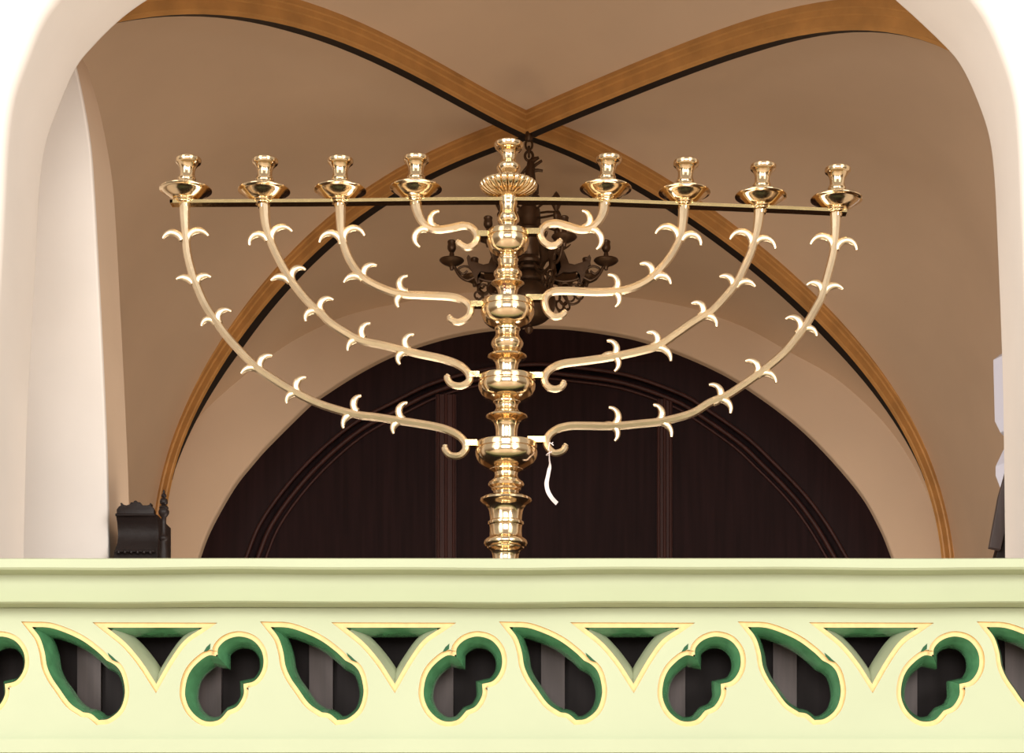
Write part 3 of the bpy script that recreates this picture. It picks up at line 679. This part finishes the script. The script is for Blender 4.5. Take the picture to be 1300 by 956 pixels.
for a in (math.radians(-40), math.radians(-140), math.radians(40), math.radians(140)):
    am = MB()
    am.tube([cpt(12, 268, a), cpt(30, 262, a), cpt(44, 259, a)], 1.5 * CK, 8); am.tube([cpt(12, 280, a), cpt(30, 282, a), cpt(46, 283, a)], 1.5 * CK, 8)
    am.lathe([(r * CK, -y * CK) for r, y in [(.5, -8), (3, -5), (5.5, 0), (4.5, 4), (6, 9), (4, 13), (2, 17), (4, 20), (4, 24), (1.5, 27)]], cpt(46, 262, a), 10)
    am.build('ornament', M['bronze'], ch, 50)

# ================================================================ SMALL THINGS LEFT
LD = 5.93
def lp(x, y, D=LD): return P(x, y, D)
Lz = lambda x, y: (120 + x / 6.83, 580 + y / 6.83)
cab = thing('carved_cabinet', (lp(174, 700).x, LD + .1, GF), 'narrow dark carved wooden cabinet with a scrolled crest, behind the left end of the balustrade', 'cabinet')
a = lp(146, 654); b = lp(200, 654)
bd = MB()
pr = [(150, 0), (172, -30), (178, -110), (180, -200), (178, -330)]
# body with softly concave front
vs = []; fs = []; seg = 10; x0, x1 = lp(147, 700).x, lp(199, 700).x
zt, zb = lp(0, 653).z, GF
prof_ = [(0.0, zb), (0.0, lp(0, 720).z), (.006, lp(0, 700).z), (.02, lp(0, 688).z), (.026, lp(0, 675).z), (.018, lp(0, 662).z), (0., zt)]
for x in (x0, x1):
    for dy, z in prof_: vs.append((x - (.006 if x == x0 else -.002) * (z < lp(0, 690).z), LD + dy, z))
    vs.append((x, LD + .2, zt)); vs.append((x, LD + .2, zb))
n = len(prof_) + 2
fs = [tuple(range(n)), tuple(n + i for i in range(n))] + [(i, (i + 1) % n, n + (i + 1) % n, n + i) for i in range(n)]
mk('body', vs, fs, M['blackwood'], cab, 40)
crest = [Lz(x, y) for x, y in [(195, 500), (197, 460), (215, 435), (232, 425), (228, 405), (240, 402), (250, 418), (280, 424), (310, 415), (318, 398), (340, 397), (350, 384), (365, 382), (378, 395), (400, 398), (408, 412), (420, 424), (460, 424), (480, 418), (486, 402), (496, 408), (492, 428), (510, 442), (520, 465), (520, 500)]]
fill2d([[(lp(x, y).x, lp(x, y).z) for x, y in crest]], LD - .008, LD + .02, 'crest', M['blackwood'], cab, bevel=.002)
ml = MB()
for yy in (505, 820):
    q0 = lp(*Lz(185, yy)); q1 = lp(*Lz(525, yy)); ml = MB(); ml.tube([q0 + Vector((0, -.003, 0)), q1 + Vector((0, -.003, 0))], .004, 8)
    if yy < 600: ml.build('moulding', M['blackwood'], cab, 50)
for i in range(6):
    q = lp(*Lz(210 + i * 55, 828)); ml.lathe([(.001, .006), (.005, .003), (.005, -.003), (.001, -.006)], q + Vector((0, -.004, 0)), 10)
ml.build('moulding', M['blackwood'], cab, 50)
ps = thing('turned_post', (P(208, 700, 5.9).x, 5.9, GF), 'slim black turned wooden post with a ball and spire finial beside the carved cabinet', 'post')
pk = 5.9 / F
mb = MB(); mb.lathe([(r * pk, zp(y, 5.9)) for r, y in [(.3, 621.5), (1.6, 624), (1.4, 626), (3, 628), (3.4, 630), (2, 632), (4.4, 634), (5.2, 637), (4.6, 639.5), (2.6, 641), (5.4, 643.5), (6.0, 645), (5.2, 646.5)]], (ps.location.x, 5.9, 0), 24); mb.build('finial', M['blackwood'], ps, 40)
mb = MB(); mb.lathe([(r * pk, zp(y, 5.9)) for r, y in [(5, 646), (6.8, 649), (6.6, 652), (4.8, 655), (3.2, 657), (2.9, 665), (3.2, 676), (3.6, 680), (5.8, 682.5), (5.8, 685), (4.2, 687), (5, 697), (6, 706), (7, 730)]] + [(.013, GF + .3), (.014, GF + .05), (.015, GF)], (ps.location.x, 5.9, 0), 24); mb.build('shaft', M['blackwood'], ps, 40)

# ================================================================ SMALL THINGS RIGHT
RD = 6.6; rk = RD / F
wl = thing('wall_lamp', (WR, RD, zp(560, RD)), 'wall lamp with two faceted white glass shades, mostly hidden by the right pillar', 'lamp')
def facet(prof, c, n=8):
    mb = MB(); mb.lathe([(r * rk, zp(y, RD)) for r, y in prof], (c, RD, 0), n); return mb
cxr = P(1294, 500, RD).x
facet([(10, 443), (24, 450), (33, 457), (31, 535), (24, 549), (10, 553)], cxr).build('glass_shade', M['glass'], wl, 20)
facet([(8, 565), (20, 571), (30, 592), (30, 604), (22, 625), (10, 632)], cxr).build('glass_shade', M['glass'], wl, 20)
bk = MB(); bk.tube([(cxr, RD, zp(553, RD)), (cxr, RD, zp(565, RD))], .012, 12); bk.tube([(cxr, RD, zp(559, RD)), (WR - .004, RD, zp(559, RD))], .012, 12)
bk.lathe([(.03, .03), (.04, .02), (.04, -.02), (.03, -.03)], (WR - .035, RD, zp(559, RD)), 16)
bk.build('bracket', M['bronze'], wl, 40)
ln = thing('reading_desk', (P(1300, 700, 6.2).x, 6.2, GF), 'dark sloping reading desk edge showing beside the right pillar above the rail', 'desk')
q = [P(x, y, 6.15) for x, y in [(1254, 697), (1266, 632), (1278, 590), (1292, 590), (1282, 640), (1268, 700)]]
fill2d([[(v.x, v.z) for v in q]], 6.12, 6.15, 'sloping_board', M['batten'], ln, bevel=.002)
q = [P(x, y, 6.15) for x, y in [(1262, 716), (1282, 646), (1340, 646), (1340, 716)]]
fill2d([[(v.x, v.z) for v in q]], 6.152, 6.22, 'box', M['blackwood'], ln, bevel=.002)
zq = q[0].z
MB().box((P(1275, 0, 6.2).x, 6.152, GF), (P(1325, 0, 6.2).x, 6.21, zq + .01)).build('pedestal', M['blackwood'], ln)

# ================================================================ LIGHT
w = bpy.data.worlds.new('world'); S.world = w; w.use_nodes = True
nt = w.node_tree; bg = nt.nodes['Background']; bg.inputs['Strength'].default_value = 1.0
# the bright hall the gallery opens to: tall light windows between darker warm piers, brown floor, dim ceiling
tc = nt.nodes.new('ShaderNodeTexCoord'); sx = nt.nodes.new('ShaderNodeSeparateXYZ'); nt.links.new(tc.outputs['Generated'], sx.inputs[0])
def mth(op, a, b=None, c=None):
    n = nt.nodes.new('ShaderNodeMath'); n.operation = op
    for i, v in enumerate((a, b, c)):
        if v is None: continue
        if isinstance(v, (int, float)): n.inputs[i].default_value = v
        else: nt.links.new(v, n.inputs[i])
    return n.outputs[0]
ang = mth('ARCTAN2', sx.outputs['Y'], sx.outputs['X'])
bands = mth('SMOOTH_MIN', mth('MAXIMUM', mth('MULTIPLY_ADD', mth('SINE', mth('MULTIPLY', ang, 5.)), 2.2, -.4), 0.), 1., .2)
zr = nt.nodes.new('ShaderNodeValToRGB'); nt.links.new(mth('MULTIPLY_ADD', sx.outputs['Z'], .5, .5), zr.inputs['Fac'])
el = zr.color_ramp.elements
el[0].position = .0; el[0].color = (0, 0, 0, 1); el[1].position = 1.; el[1].color = (0, 0, 0, 1)
for p_, v_ in ((.50, 0.), (.54, 1.), (.78, 1.), (.84, 0.)):
    e_ = el.new(p_); e_.color = (v_, v_, v_, 1)
f_ = mth('MULTIPLY', bands, zr.outputs['Color'])
base = nt.nodes.new('ShaderNodeValToRGB'); nt.links.new(mth('MULTIPLY_ADD', sx.outputs['Z'], .5, .5), base.inputs['Fac'])
be = base.color_ramp.elements; be[0].position = .42; be[0].color = (.20, .14, .09, 1); be[1].position = .56; be[1].color = (.52, .46, .40, 1)
mx = nt.nodes.new('ShaderNodeMix'); mx.data_type = 'RGBA'; nt.links.new(f_, mx.inputs['Factor']); nt.links.new(base.outputs['Color'], mx.inputs['A']); mx.inputs['B'].default_value = (2.5, 2.35, 2.15, 1)
nt.links.new(mx.outputs['Result'], bg.inputs['Color'])
def area(name, loc, target, sx, sy, e, col):
    l = bpy.data.lights.new(name, 'AREA'); l.shape = 'RECTANGLE'; l.size = sx; l.size_y = sy; l.energy = e; l.color = col
    o = bpy.data.objects.new(name, l); COL.objects.link(o); o.location = loc
    o.rotation_euler = (Vector(target) - Vector(loc)).to_track_quat('-Z', 'Y').to_euler(); return o
area('hall_window_light', (-5.5, -2.5, 3.6), (-.2, 6, 3), 1.6, 4.2, 430, (1, .96, .92))
area('hall_window_light', (5.5, -3.5, 3.6), (-.2, 6, 3), 1.6, 4.2, 430, (1, .96, .92))
area('hall_window_light', (-.3, -7, 4.2), (-.2, 6, 3.6), 6.5, 4.2, 700, (1, .95, .90))
# unseen fill lights added low behind the balustrade to brighten the vault
area('gallery_fill_light', (-.9, 7.7, GF + .4), (-2.1, 9.2, 3.1), .6, .5, 8.5, (1, .73, .40))
area('gallery_fill_light', (.6, 7.7, GF + .4), (1.74, 9.2, 3.1), .6, .5, 7, (1, .78, .52))
area('gallery_fill_light', (-.2, 5.95, GF + .35), (-.2, 6.4, 4), 1.6, .5, 24, (1, .86, .72))

vs_ = S.view_settings
vs_.view_transform = 'Standard'; vs_.look = 'None'; vs_.gamma = 1; vs_.use_curve_mapping = False; vs_.exposure = 0.
S.display_settings.display_device = 'sRGB'
